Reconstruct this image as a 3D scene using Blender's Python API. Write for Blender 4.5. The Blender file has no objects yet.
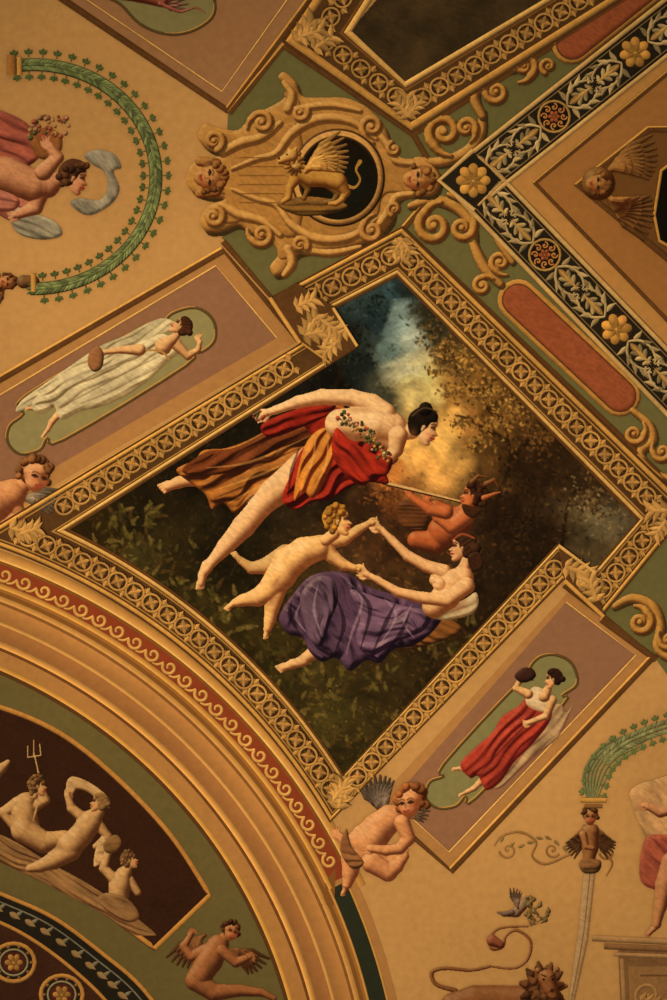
import bpy, math, random
import numpy as np
S=0.005; ZC=8.5
random.seed(7)
pi=math.pi
def lin(c):
    c=np.clip(np.asarray(c,float)/255.,0,1)
    return np.where(c<=.04045,c/12.92,((c+.055)/1.055)**2.4)
def jit(col,a=.85,b=1.12):
    f=random.uniform(a,b); return [v*f for v in col]
def make_mat(name,rough=.9,mott=.18,scale=3.0,fine=40.):
    m=bpy.data.materials.new(name); m.use_nodes=True
    nt=m.node_tree; N=nt.nodes; Lk=nt.links
    b=N['Principled BSDF']; b.inputs['Roughness'].default_value=rough
    b.inputs['Specular IOR Level'].default_value=.03
    a=N.new('ShaderNodeAttribute'); a.attribute_name='Col'
    tc=N.new('ShaderNodeTexCoord')
    n1=N.new('ShaderNodeTexNoise'); n1.inputs['Scale'].default_value=scale; n1.inputs['Detail'].default_value=6
    n2=N.new('ShaderNodeTexNoise'); n2.inputs['Scale'].default_value=fine; n2.inputs['Detail'].default_value=4
    Lk.new(tc.outputs['Object'],n1.inputs['Vector']); Lk.new(tc.outputs['Object'],n2.inputs['Vector'])
    ad=N.new('ShaderNodeMath'); ad.operation='ADD'
    Lk.new(n1.outputs['Fac'],ad.inputs[0]); Lk.new(n2.outputs['Fac'],ad.inputs[1])
    mr=N.new('ShaderNodeMapRange'); mr.inputs['From Min'].default_value=.6; mr.inputs['From Max'].default_value=1.4
    mr.inputs['To Min'].default_value=1-mott; mr.inputs['To Max'].default_value=1+mott
    Lk.new(ad.outputs[0],mr.inputs['Value'])
    mx=N.new('ShaderNodeVectorMath'); mx.operation='SCALE'
    Lk.new(a.outputs['Color'],mx.inputs[0]); Lk.new(mr.outputs[0],mx.inputs['Scale'])
    Lk.new(mx.outputs[0],b.inputs['Base Color'])
    return m
M_wall=make_mat('painted_plaster',.95,.14,1.2,26)
M_orn=make_mat('gilt_paint',.8,.26,7,60)
M_fig=make_mat('fresco_paint',.9,.08,6,60)
M_can=make_mat('oil_paint',.85,.07,6,60)

def wp(P,z):
    P=np.asarray(P,float); o=np.empty((len(P),3))
    o[:,0]=(333.5-P[:,0])*S; o[:,1]=(500-P[:,1])*S; o[:,2]=ZC-z
    return o
def mk(name,V,F,C,mat,parent=None,smooth=False):
    me=bpy.data.meshes.new(name)
    if isinstance(F,np.ndarray):
        nf=len(F); me.vertices.add(len(V)); me.vertices.foreach_set('co',V.astype(np.float32).ravel())
        me.loops.add(nf*4); me.loops.foreach_set('vertex_index',F.astype(np.int32).ravel())
        me.polygons.add(nf); me.polygons.foreach_set('loop_start',np.arange(0,nf*4,4,dtype=np.int32))
        me.update(calc_edges=True); me.validate()
    else:
        me.from_pydata([tuple(v) for v in V],[],F); me.update()
    at=me.color_attributes.new('Col','FLOAT_COLOR','POINT')
    c=np.ones((len(V),4),np.float32); c[:,:3]=C; at.data.foreach_set('color',c.ravel())
    if smooth: me.polygons.foreach_set('use_smooth',[True]*len(me.polygons))
    me.materials.append(mat)
    ob=bpy.data.objects.new(name,me); bpy.context.collection.objects.link(ob)
    if parent: ob.parent=parent
    return ob
def cr(pts,closed=False,n=6):
    P=np.asarray(pts,float); m=len(P); out=[]
    rngi=range(m) if closed else range(m-1)
    for i in rngi:
        if closed: a,b,c,d=P[i-1],P[i],P[(i+1)%m],P[(i+2)%m]
        else: a,b,c,d=P[max(i-1,0)],P[i],P[i+1],P[min(i+2,m-1)]
        for k in range(n):
            t=k/n
            out.append(.5*((2*b)+(c-a)*t+(2*a-5*b+4*c-d)*t*t+(-a+3*b-3*c+d)*t**3))
    if not closed: out.append(P[-1])
    return np.array(out)
LXY=np.array([-.6,-.8])
EPS=2e-5; BK=.22
class Orn:
    def __init__(s,name,z0,mat=None):
        s.n=name; s.z=z0; s.V=[];s.F=[];s.C=[];s.mat=mat or M_orn; s.k=0
    def _z(s):
        s.z+=EPS; return s.z
    def poly(s,pts,col,smooth=False):
        if smooth: pts=cr(pts,True)
        pts=np.asarray(pts,float)
        z=s._z(); s.V.append(wp(pts,z)); s.F.append(list(range(s.k,s.k+len(pts))))
        s.C.append(np.tile(lin(col),(len(pts),1))); s.k+=len(pts)
    def grid(s,rows,cols,zs):
        n=len(rows[0])
        for r,c,z in zip(rows,cols,zs):
            s.V.append(wp(r,s.z+z*BK)); s.C.append(np.clip(lin(c),0,1))
        for j in range(len(rows)-1):
            for i in range(n-1):
                a=s.k+j*n+i; s.F.append([a,a+1,a+n+1,a+n])
        s.k+=n*len(rows)
    def ribbon(s,pts,w,col,smooth=True,closed=False,bulge=.2,shade=.3,n=6):
        s._z()
        P=cr(pts,closed,n) if smooth else np.asarray(pts,float)
        if closed: P=np.vstack([P,P[:1]])
        m=len(P)
        T=np.gradient(P,axis=0)
        if closed: T[0]=T[-1]=P[1]-P[-2]
        T/= (np.linalg.norm(T,axis=1)[:,None]+1e-9); N=np.stack([-T[:,1],T[:,0]],1)
        if np.isscalar(w): W=np.full(m,w/2.)
        else: W=np.interp(np.linspace(0,1,m),np.linspace(0,1,len(w)),w)/2.
        rows=[];cols=[];zs=[]
        for o in (-1,-.55,0,.55,1):
            rows.append(P+N*(W*o)[:,None])
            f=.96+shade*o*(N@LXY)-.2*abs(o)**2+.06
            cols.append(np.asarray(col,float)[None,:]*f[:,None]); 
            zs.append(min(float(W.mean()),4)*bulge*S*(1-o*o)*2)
        s.grid(rows,cols,zs)
    def leaf(s,x,y,L,w,ang,col,bend=0.,shade=.32):
        t=np.linspace(0,1,7); px=t*L; py=bend*L*t*t
        c,sn=math.cos(ang),math.sin(ang)
        P=np.stack([x+px*c-py*sn,y+px*sn+py*c],1)
        s.ribbon(P,[.15*w,.8*w,w,.95*w,.7*w,.3*w,.02],col,smooth=False,shade=shade)
    def disc(s,x,y,rx,ry,col,ang=0,shade=.3,nn=18,hi=1.02):
        s._z()
        a=np.linspace(0,2*pi,nn+1); rows=[];cols=[];zs=[]
        for q in (1,.65,.02):
            px=np.cos(a)*rx*q; py=np.sin(a)*ry*q
            rows.append(np.stack([x+px*math.cos(ang)-py*math.sin(ang),y+px*math.sin(ang)+py*math.cos(ang)],1))
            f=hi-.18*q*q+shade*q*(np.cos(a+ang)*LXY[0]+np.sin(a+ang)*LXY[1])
            cols.append(np.asarray(col,float)[None]*f[:,None]); zs.append(0 if shade==0 else min(rx,ry,4)*.15*S*(1-q*q))
        s.grid(rows,cols,zs)
    def ring(s,x,y,rx,ry,w,col,ang=0,nn=20,shade=.3):
        a=np.arange(nn)*2*pi/nn
        px=np.cos(a)*rx; py=np.sin(a)*ry
        s.ribbon(np.stack([x+px*math.cos(ang)-py*math.sin(ang),y+px*math.sin(ang)+py*math.cos(ang)],1),w,col,smooth=False,closed=True,shade=shade)
    def vol(s,x,y,r,a0,turns,w,col,r1=.15):
        n=int(abs(turns)*18)+4; t=np.linspace(0,1,n)
        a=a0+turns*2*pi*t; R=r*(1-(1-r1)*t)
        s.ribbon(np.stack([x+np.cos(a)*R,y+np.sin(a)*R],1),[w,w*.9,w*.6],col,smooth=False)
        s.disc(x,y,w*.5,w*.5,col,nn=10)
    def rosette(s,x,y,r,col,n=8,ang=0,c2=None):
        for i in range(n):
            a=ang+i*2*pi/n
            s.disc(x+math.cos(a)*r*.62,y+math.sin(a)*r*.62,r*.4,r*.31,jit(col,.85,1.1),a,.25,12)
        for i in range(n):
            s.leaf(x,y,r*.7,r*.34,ang+(i+.5)*2*pi/n,c2 or [v*.72 for v in col])
        s.disc(x,y,r*.24,r*.24,c2 or [v*1.15 for v in col],nn=10)
    def acanthus(s,x,y,L,ang,col,n=4,spread=.9):
        for i in range(n,0,-1):
            for sd in (-1,1):
                f=i/n; s.leaf(x+math.cos(ang)*L*.22*(n-i),y+math.sin(ang)*L*.22*(n-i),L*(.42+.25*(1-f)),L*.24,ang+sd*spread*(.35+.65*f),jit(col,.78,1.05),bend=sd*.35,shade=.4)
        s.leaf(x,y,L*.95,L*.24,ang,col)
    def between(s,P,Q,t0,t1,col,bulge=.0,shade=.3,closed=False):
        P=np.asarray(P,float);Q=np.asarray(Q,float)
        if closed: P=np.vstack([P,P[:1]]);Q=np.vstack([Q,Q[:1]])
        for i in range(len(P)-1):
            s._z(); rows=[];cols=[];zs=[]
            p=P[i:i+2];q=Q[i:i+2]
            d=(q-p).mean(0); d=d/(np.linalg.norm(d)+1e-9)
            tt=p[1]-p[0]; nn=np.array([-tt[1],tt[0]]);nn/=np.linalg.norm(nn)+1e-9
            if nn@d<0: nn=-nn
            for o in (-1,-.5,0,.5,1):
                t=t0+(t1-t0)*(o+1)/2
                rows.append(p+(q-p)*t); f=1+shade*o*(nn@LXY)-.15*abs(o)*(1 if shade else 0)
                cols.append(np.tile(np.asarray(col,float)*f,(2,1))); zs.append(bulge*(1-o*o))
            s.grid(rows,cols,zs)
    def done(s,parent=None,smooth=False):
        return mk(s.n,np.vstack(s.V),s.F,np.vstack(s.C),s.mat,parent,smooth)

# ---------- figure painter -------------
def vnoise(X,Y,scale,seed,octv=3):
    out=0;amp=1;tot=0
    for o in range(octv):
        G=np.random.RandomState(seed+o*13).rand(64,64)
        u=X/scale;v=Y/scale
        iu=np.floor(u).astype(int);iv=np.floor(v).astype(int)
        fu=u-iu;fv=v-iv;fu=fu*fu*(3-2*fu);fv=fv*fv*(3-2*fv)
        iu%=64;iv%=64;ju=(iu+1)%64;jv=(iv+1)%64
        out=out+amp*(G[iv,iu]*(1-fu)*(1-fv)+G[iv,ju]*fu*(1-fv)+G[jv,iu]*(1-fu)*fv+G[jv,ju]*fu*fv)
        tot+=amp;amp*=.5;scale/=2.
    return out/tot
def blur(A,n=1):
    for _ in range(n):
        B=np.pad(A,1,mode='edge'); A=(B[:-2,1:-1]+B[2:,1:-1]+2*B[1:-1,1:-1])/4
        B=np.pad(A,1,mode='edge'); A=(B[1:-1,:-2]+B[1:-1,2:]+2*B[1:-1,1:-1])/4
    return A
def poly_sd(P,X,Y):
    D=np.full(X.shape,1e9); ins=np.zeros(X.shape,bool)
    Q=np.roll(P,-1,0)
    for (ax,ay),(bx,by) in zip(P,Q):
        dx,dy=bx-ax,by-ay; l=dx*dx+dy*dy+1e-9
        t=np.clip(((X-ax)*dx+(Y-ay)*dy)/l,0,1)
        D=np.minimum(D,(X-ax-t*dx)**2+(Y-ay-t*dy)**2)
        if ay!=by:
            c=((Y<ay)!=(Y<by))&(X<(bx-ax)*(Y-ay)/(by-ay)+ax); ins^=c
    D=np.sqrt(D); return np.where(ins,D,-D)
LT=np.array([-.45,-.58,.68])
SK=(226,170,108); SKS=(112,60,30)
class Fig:
    def __init__(s,x0,y0,x1,y1,res=.5):
        s.x0,s.y0,s.res=x0,y0,res
        nx=int((x1-x0)/res)+1;ny=int((y1-y0)/res)+1
        s.X,s.Y=np.meshgrid(x0+res*np.arange(nx),y0+res*np.arange(ny))
        s.C=np.zeros((ny,nx,3));s.M=np.zeros((ny,nx),bool);s.H=np.zeros((ny,nx))
    def sl(s,x0,y0,x1,y1):
        ny,nx=s.M.shape
        a=max(0,int((x0-s.x0)/s.res)-2);b=min(nx,int((x1-s.x0)/s.res)+3)
        c=max(0,int((y0-s.y0)/s.res)-2);d=min(ny,int((y1-s.y0)/s.res)+3)
        return (slice(c,max(d,c)),slice(a,max(b,a)))
    def put(s,sl,al,C,H=None):
        M=s.M[sl];c=s.C[sl]
        a=np.where(M,al,(al>.45).astype(float))[...,None]
        s.C[sl]=c*(1-a)+C*a
        if H is not None: s.H[sl]=np.where(al>.5,np.maximum(H,s.H[sl]*.5),s.H[sl])
        s.M[sl]=M|(al>.45)
    def shade(s,H,col,shad,L=LT,hi=.35,gain=1.2):
        gy,gx=np.gradient(H,s.res)
        n=np.stack([-gx,-gy,np.ones_like(H)*1.05],-1);n/=np.linalg.norm(n,axis=-1,keepdims=True)
        lam=np.clip(n@L,0,1)
        t=np.clip(lam*gain,0,1)[...,None]; t=t*t*(3-2*t)
        col=np.asarray(col,float);shad=np.asarray(shad,float)
        h=np.clip((lam-.84)/.16,0,1)[...,None]*hi
        C=shad*(1-t)+col*t
        return C+(np.array([252,226,180])-C)*h*.5
    def body(s,chains,col=SK,shad=None,k=1.6,L=LT,bl=3,hi=.4,flat=False,alpha=1.,gain=1.18,over=True):
        if shad is None: shad=[col[0]*.46,col[1]*.34,col[2]*.28]
        ch=[[tuple(p) for p in c] for c in chains]
        xs=np.array([(p[0]-p[2],p[1]-p[2],p[0]+p[2],p[1]+p[2]) for c in ch for p in c])
        m=3+2/k
        sl=s.sl(xs[:,0].min()-m,xs[:,1].min()-m,xs[:,2].max()+m,xs[:,3].max()+m)
        X=s.X[sl];Y=s.Y[sl]
        if X.size==0 or min(X.shape)<3: return
        E=np.zeros(X.shape);H=np.zeros(X.shape)
        for c in ch:
            if len(c)==1: c=[c[0],(c[0][0]+.01,c[0][1],c[0][2])]
            for a,b in zip(c[:-1],c[1:]):
                dx,dy=b[0]-a[0],b[1]-a[1];l=dx*dx+dy*dy+1e-9
                t=np.clip(((X-a[0])*dx+(Y-a[1])*dy)/l,0,1);r=a[2]+(b[2]-a[2])*t
                d=np.hypot(X-a[0]-t*dx,Y-a[1]-t*dy)
                E+=np.exp(np.clip(k*(r-d),-30,30));H=np.maximum(H,np.sqrt(np.maximum(r*r-d*d,0)))
        D=np.log(E+1e-12)/k
        al=np.clip(D/s.res+.5,0,1)*alpha
        if flat: C=np.ones(X.shape+(3,))*np.asarray(col,float)
        else:
            H=blur(H,bl); C=s.shade(H,col,shad,L,hi,gain)
        s.put(sl,al,C,None if flat else H)
    def soft(s,x,y,rx,ry,ang,col,alpha):
        R=max(rx,ry)*1.6;sl=s.sl(x-R,y-R,x+R,y+R);X=s.X[sl]-x;Y=s.Y[sl]-y
        if X.size==0: return
        u=(X*math.cos(ang)+Y*math.sin(ang))/rx;v=(-X*math.sin(ang)+Y*math.cos(ang))/ry
        a=np.exp(-(u*u+v*v)*1.4)*alpha*s.M[sl]
        s.C[sl]=s.C[sl]*(1-a[...,None])+np.asarray(col,float)*a[...,None]
    def st(s,pts,w,col,alpha=1.,tube=False,shad=None):
        P=cr([(p[0],p[1]) for p in pts],False,5) if len(pts)>2 else np.array([(p[0],p[1]) for p in pts],float)
        n=len(P)
        W=np.full(n,w/2.) if np.isscalar(w) else np.interp(np.linspace(0,1,n),np.linspace(0,1,len(w)),w)/2.
        s.body([[(P[i,0],P[i,1],W[i]) for i in range(n)]],col,shad,flat=not tube,k=4 if not tube else 3,alpha=alpha,bl=2)
    def vol(s,x,y,r,a0,turns,w,col,r1=.2,lead=0):
        n=int(abs(turns)*14)+4;sg=1 if turns>0 else -1
        t=np.linspace(0,1,n);a=a0+turns*2*pi*t;R=r*(1-(1-r1)*t)
        ch=[]
        if lead:
            for q in (1,.66,.33): ch.append((x+math.cos(a0-sg*.9*q)*r*(1+.45*q),y+math.sin(a0-sg*.9*q)*r*(1+.45*q),w*.5*(1-.6*q)))
        ch+=[(x+math.cos(a[i])*R[i],y+math.sin(a[i])*R[i],w*.5*(1-.45*t[i])) for i in range(n)]
        s.body([[(p[0]+1.2,p[1]+1.5,p[2]+.6) for p in ch]],[c*.38 for c in col],flat=True,alpha=.8,k=3)  # darker underlay, a painted shadow that makes the scroll look curled
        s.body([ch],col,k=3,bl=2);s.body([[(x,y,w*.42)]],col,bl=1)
    def cloth(s,pts,col,shad=None,ang=0.,freq=.45,amp=2.2,rnd=6,seed=3,rad=None,smooth=True,hi=.2,warp=6,L=LT,alpha=1.,gain=1.22):
        if shad is None: shad=[c*.34 for c in col]
        P=cr(pts,True,5) if smooth else np.asarray(pts,float)
        sl=s.sl(P[:,0].min()-2,P[:,1].min()-2,P[:,0].max()+2,P[:,1].max()+2)
        X=s.X[sl];Y=s.Y[sl]
        if X.size==0 or min(X.shape)<3: return
        d=poly_sd(P,X,Y);al=np.clip(d/s.res+.5,0,1)*alpha
        e=np.clip(d/rnd,0,1);H=rnd*.6*np.sqrt(np.clip(1-(1-e)**2,0,1))
        mod=1
        if amp:
            w=vnoise(X,Y,34,seed,2)*warp*1.6
            q=-(X)*math.sin(ang)+Y*math.cos(ang)
            u=X*math.cos(ang)+Y*math.sin(ang)
            q=(q+w)*freq
            A=vnoise(u*.5,q/freq,14,seed+5,2)*1.5
            H=H+amp*A*(np.abs(np.sin(q))*.6+.5*np.sin(q*1.7+1+w*.15)+.2*np.abs(np.sin(q*2.7+w*.3)))*np.clip(e*1.5,0.2,1)
            mod=.78+.44*vnoise(u*.4,q/freq*1.3,9,seed+7,3)
        H=blur(H,3)
        C=s.shade(H,col,shad,L,hi,gain)
        if amp: C=C*mod[...,None]
        s.put(sl,al,C,H)
    def done(s,name,z,relief=.03,mat=None,parent=None,brush=.12):
        idx=-np.ones(s.M.shape,int);idx[s.M]=np.arange(s.M.sum())
        a=idx[:-1,:-1];b=idx[:-1,1:];c=idx[1:,1:];d=idx[1:,:-1]
        ok=(a>=0)&(b>=0)&(c>=0)&(d>=0)
        F=np.stack([a[ok],b[ok],c[ok],d[ok]],1)
        V=wp(np.stack([s.X[s.M],s.Y[s.M]],1),0)
        V[:,2]=ZC-z-blur(np.minimum(s.H,6),3)[s.M]*S*relief
        C=s.C*(1-brush+2*brush*vnoise(s.X+s.Y*.6,(s.Y-s.X*.6)*2.2,5,77,3))[...,None]
        return mk(name,V,F,lin(C[s.M]),mat or M_fig,parent,True)
def rot(x,y,r,ang,flip):
    c,sn=math.cos(ang),math.sin(ang)
    def f(u,v):
        u=u*flip
        return (x+r*(u*c-v*sn),y+r*(u*sn+v*c))
    return f
def hand(x,y,sz,ang,flip=1,curl=.25,sp=.16):
    f=rot(x,y,sz,ang,1)
    def p(u,v,r): 
        q=f(u,v*flip); return (q[0],q[1],r*sz)
    ch=[[p(-.1,0,.17),p(.2,0,.22),p(.4,0,.22)]]
    for i,l in enumerate((.42,.5,.46,.34)):
        v=-.2+.135*i; d=(i-1.5)*sp
        ch.append([p(.35,v,.075),p(.45+l*.5,v+d*.5,.068),p(.45+l*.95,v+d+curl*.5,.052)])
    ch.append([p(.05,-.15,.085),p(.3,-.36,.08),p(.52,-.42,.06)])
    return ch
def foot(x,y,sz,ang,flip=1):
    f=rot(x,y,sz,ang,1)
    def p(u,v,r): 
        q=f(u,v*flip); return (q[0],q[1],r*sz)
    ch=[[p(-.15,0,.2),p(.3,.02,.19),p(.65,.08,.15)]]
    for i in range(4): ch.append([p(.65,-.04+.07*i,.07),p(.93-.05*i,.0+.08*i,.055)])
    return ch
def headp(F,x,y,r,ang=0,flip=1,skin=SK,hair=(40,24,14),bun=None,curly=False,shad=None):
    f=rot(x,y,r,ang,flip)
    if shad is None: shad=[skin[0]*.6,skin[1]*.46,skin[2]*.38]
    F.cloth([f(*p) for p in [(.5,-.8),(.7,-.42),(.66,-.14),(.98,.17),(.8,.27),(.86,.4),(.77,.47),(.83,.58),(.68,.66),(.74,.86),(.5,1.),(.05,.8),(-.25,.35),(-.35,-.5),(0,-.95)]],skin,shad,amp=0,rnd=r*.45,hi=.3)
    F.cloth([f(*p) for p in [(.55,-.82),(.55,-.55),(.28,-.38),(.18,.0),(.0,.25),(-.12,.62),(-.55,.7),(-.95,.25),(-1.08,-.35),(-.7,-.98),(-.05,-1.18),(.38,-1.05)]],hair,[c*.35 for c in hair],ang=ang+.5*flip,freq=1.3*12/r/1.5,amp=.7,rnd=r*.4,hi=.08,warp=6)
    if bun: 
        b=f(*bun[:2]);F.body([[(b[0],b[1],bun[2]*r)]],hair,[c*.3 for c in hair],hi=.1)
    if curly:
        rr=np.random.RandomState(int(x)+200)
        for i in range(26):
            a=rr.uniform(1.9,5.3);q=rr.uniform(.35,1.05);g=rr.uniform(.75,1.2)
            b=f(math.cos(a)*q,-.1+math.sin(a)*q*1.02)
            F.body([[(b[0],b[1],r*rr.uniform(.16,.26))]],[c*g for c in hair],bl=1,hi=.15)
    F.body([[f(.0,.02)+(r*.13,),f(-.02,.2)+(r*.09,)]],[c*.88 for c in skin],bl=1)
    w=r*.1
    F.st([f(.42,-.14),f(.56,-.19),f(.64,-.12)],w*1.1,(60,32,18))
    F.st([f(.46,-.1),f(.6,-.07)],w*.9,(120,70,50))
    F.st([f(.36,-.3),f(.5,-.38),f(.66,-.32)],w,(90,52,28),.8)
    F.st([f(.62,.45),f(.83,.44)],w*1.3,(140,50,36))
    F.st([f(.68,.24),f(.82,.25)],w,(130,70,40),.7)
    F.body([[f(.45,.3)+(r*.16,)]],(205,105,70),flat=True,alpha=.3)
def headf(F,x,y,r,ang=0,turn=0,skin=SK,hair=(110,60,24),curls=True,shad=None,down=0):
    f=rot(x,y,r,ang,1)
    if shad is None: shad=[skin[0]*.58,skin[1]*.44,skin[2]*.36]
    rr=np.random.RandomState(int(x*3+y)+500)
    def curl(n,lo,hi,ra=(0.75,1.08)):
        for i in range(n):
            a=rr.uniform(lo,hi);q=rr.uniform(*ra);g=rr.uniform(.75,1.2)
            b=f(math.cos(a)*q*.9,math.sin(a)*q)
            F.body([[(b[0],b[1],r*rr.uniform(.17,.28))]],[c*g for c in hair],bl=1,hi=.15)
    F.body([[f(0,-.2)+(r*.88,)]],hair,hi=.1)
    if curls: curl(20,pi*.85,pi*2.15,(.6,1.05))
    t=turn*.25
    F.body([[f(t*.6,-.12)+(r*.72,),f(t,.35)+(r*.56,),f(t*1.2,.62)+(r*.34,)]],skin,shad,hi=.3,k=1)
    if curls: curl(12,pi*1.1,pi*1.9,(.78,.95))
    w=r*.1
    for sd in (-1,1):
        e=t*1.6+sd*.3*(1-abs(turn)*.15)
        F.st([f(e-.15,.02+down),f(e,-.05+down),f(e+.15,.03+down)],w,(60,34,20))
        F.body([[f(e,.05+down)+(r*.07,)]],(55,34,24),flat=True)
        F.st([f(e-.18,-.16+down),f(e,-.23+down),f(e+.18,-.16+down)],w*.8,(110,66,38),.7)
        F.body([[f(e*1.2,.36)+(r*.17,)]],(210,100,65),flat=True,alpha=.3)
    F.st([f(t*1.9,.0+down),f(t*2.2+.06,.26+down),f(t*2.,.3+down)],w*.9,(150,90,56),.7)
    F.st([f(t*1.9-.14,.5+down*.7),f(t*1.9,.54+down*.7),f(t*1.9+.15,.49+down*.7)],w*1.2,(150,60,44))
    F.st([f(t*1.6-.12,.66+down*.5),f(t*1.6+.12,.66+down*.5)],w*.8,shad,.5)
def feather_wing(F,x,y,L,ang,flip,col,n=7,spread=1.1):
    for j,(ll,cc) in enumerate(((1,.78),(.72,.95),(.45,1.15))):
        for i in range(n):
            a=ang+flip*spread*(i/(n-1.)-.3)
            l=L*ll*(1-.35*i/(n-1.))
            bx=x+math.cos(ang)*L*.12*i/n;by=y+math.sin(ang)*L*.12*i/n
            tip=(bx+math.cos(a+.15*flip)*l,by+math.sin(a+.15*flip)*l)
            F.body([[(bx,by,L*.05),(bx+math.cos(a)*l*.6,by+math.sin(a)*l*.6,L*.07),(tip[0],tip[1],L*.03)]],jit([c*cc for c in col],.85,1.1),bl=1,k=3,hi=.15)
            if L>30: F.st([(bx,by),(bx+math.cos(a)*l*.6,by+math.sin(a)*l*.6),tip],.7,[c*.5 for c in col],.6)

# =================== palette =====================
TAN=(190,140,80); TAN2=(168,116,64); GOLD=(194,138,64); GOLDL=(220,166,88); GOLDD=(124,78,34); DARK=(52,34,18)
GREEN=(104,96,54); MAUVE=(142,98,68); BLACK=(38,31,20)
CX,CY=-200.,1136.
def arcp(R,a): return (CX+R*math.cos(a),CY-R*math.sin(a))
def arcs(R,a0,a1,n=80): return np.array([arcp(R,math.radians(a)) for a in np.linspace(a0,a1,n)])

B=[(-900,-900),(1600,-900),(1600,1900),(-900,1900)]
V=np.vstack([wp(B,0),wp(B,-.2)]);F=[[0,1,2,3],[4,5,6,7],[0,1,5,4],[1,2,6,5],[2,3,7,6],[3,0,4,7]]
mk('ceiling',V,F,np.tile(lin(TAN),(8,1)),M_wall)

z=Orn('painted_compartments',.001,M_wall)
z.poly([(228,112),(283,45),(412,133),(440,182),(402,228),(272,298),(222,240)],GREEN)
z.poly([(400,228),(440,182),(900,640),(850,690)],GREEN)
z.poly([(412,133),(440,182),(900,-170),(700,-70)],GREEN)
z.poly([(20,-30),(225,108),(330,-30)],(154,108,68))
z.poly([(-300,551),(222,250),(300,340),(-200,636)],(172,120,66))
z.poly([(-300,575),(216,266),(277,338),(-200,616)],MAUVE)
z.poly([(570,590),(652,654),(450,868),(378,800)],(172,120,66))
z.poly([(566,602),(636,655),(449,852),(392,800)],MAUVE)
z.poly([(600,618),(690,505),(850,640),(700,720),(652,654)],GREEN)
z.poly([(500,180),(1000,-230),(1000,690)],(182,128,66))
z.poly([(536,182),(1000,-195),(1000,660)],(158,104,52))
z.poly([(576,184),(648,128),(672,128),(672,262),(648,242)],(112,72,34))
z.done()

# ================ arch =================
o=Orn('arch_moulding',.004,M_wall)
def sect(R0,R1,a0,a1,col,b=0.,sh=.0,n=90):
    A=arcs(R0,a0,a1,n);Bq=arcs(R1,a0,a1,n)
    o._z();rows=[];cols=[];zs=[]
    for t in np.linspace(0,1,5):
        P=A+(Bq-A)*t; rows.append(P)
        f=1+sh*(t-.5)*1.4; cols.append(np.tile(np.asarray(col,float)*f,(n,1))); zs.append(b*(1-(2*t-1)**2))
    o.grid(rows,cols,zs)
sect(250,612,100,2,TAN2)
sect(612,619,100,24,(180,126,62),.004,-.2)
sect(609,612,100,25,GOLDL,.003,-.2); sect(606,609,100,25,GOLDD,0,0)
sect(588,606,100,25.5,(132,58,30))
sect(583,588,100,25,GOLD,.004,-.3); sect(580,583,100,2,(150,98,46))
sect(576,580,100,2,GOLDD)
sect(571,576,100,2,(190,136,70),.003,-.2);sect(568,571,100,2,(130,84,42))
sect(552,568,100,2,(168,114,60),.0,.14);sect(549,552,100,2,(196,142,74),.001,-.2)
sect(534,549,100,2,(152,100,54),.0,.1)
sect(528,534,100,2,(200,142,72),.004,-.35); sect(525,528,100,2,(104,64,30))
sect(512,525,100,2,(166,114,60)); sect(507,512,100,2,GOLD,.004,-.3); sect(503,507,100,2,(84,54,26))
sect(250,503,100,2,(98,84,46))
A1=arcs(584,25,4,30);A2=arcs(603,25,4,30)
o.poly(list(A1)+list(A2[::-1]),(42,44,30))
o.ribbon(A2,2.5,GOLD,smooth=False);o.ribbon(A1,2.5,GOLD,smooth=False)
o.poly([(326,880),(336,868),(334,905),(322,905)],GOLDD)
o.done(smooth=False)
o=Orn('wave_scroll_border',.006)
a=82.;step=21./596*180/pi
while a>27:
    am=math.radians(a);x,y=arcp(597,am)
    tx,ty=math.sin(am),math.cos(am); ta=math.atan2(ty,tx)
    t=np.linspace(0,1,18);
    ang=ta+pi*.95-t*2*pi*1.15; R=7.6*(1-.75*t)
    o.ribbon(np.stack([x+np.cos(ang)*R,y+np.sin(ang)*R],1),[3.2,3.2,2],(204,150,76),smooth=False)
    o.ribbon([arcp(597,am+math.radians(.72)),arcp(592,am+math.radians(step*.55)),arcp(590,am+math.radians(step*.8))],[3.2,2.6,1.5],(204,150,76))
    a-=step
o.done()

o=Orn('lunette_panel',.006)
top=[(-60,696),(0,707),(60,733),(115,776),(170,834),(210,895)]
bot=[(155,948),(110,915),(60,882),(0,856),(-60,838)]
out=list(cr(top,False,6))+list(cr(bot,False,6))
o.poly(out,(50,27,14)); o.ribbon(out,5,(176,120,54),smooth=False,closed=True)
o.ribbon(np.array(out)+[-1,2],1.5,(90,50,25),smooth=False,closed=True)
o.done()
o=Orn('lunette_border',.006)
b1=cr([(-60,868),(0,893),(55,918),(105,955),(140,985),(175,1030)],False,6);b2=cr([(-60,900),(0,922),(40,944),(80,975),(110,1005),(140,1045)],False,6)
o.poly(list(b1)+list(b2[::-1]),(34,27,18)); o.ribbon(b1,4,(176,120,54),smooth=False);o.ribbon(b1+[-6,6],1.5,(110,104,84),smooth=False);o.ribbon(b2,3.5,(176,120,54),smooth=False)
b3=list(b2)+[(0,1100),(-100,1000)]
o.poly(b3,(60,34,20))
for i in range(2,len(b1)-2,2):
    m=(b1[i]+b2[i])/2+[-1,1]; o.leaf(m[0]-6,m[1]-4,13,6,.6,(140,108,66));o.leaf(m[0],m[1],10,4,-.6,(112,100,74))
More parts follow.
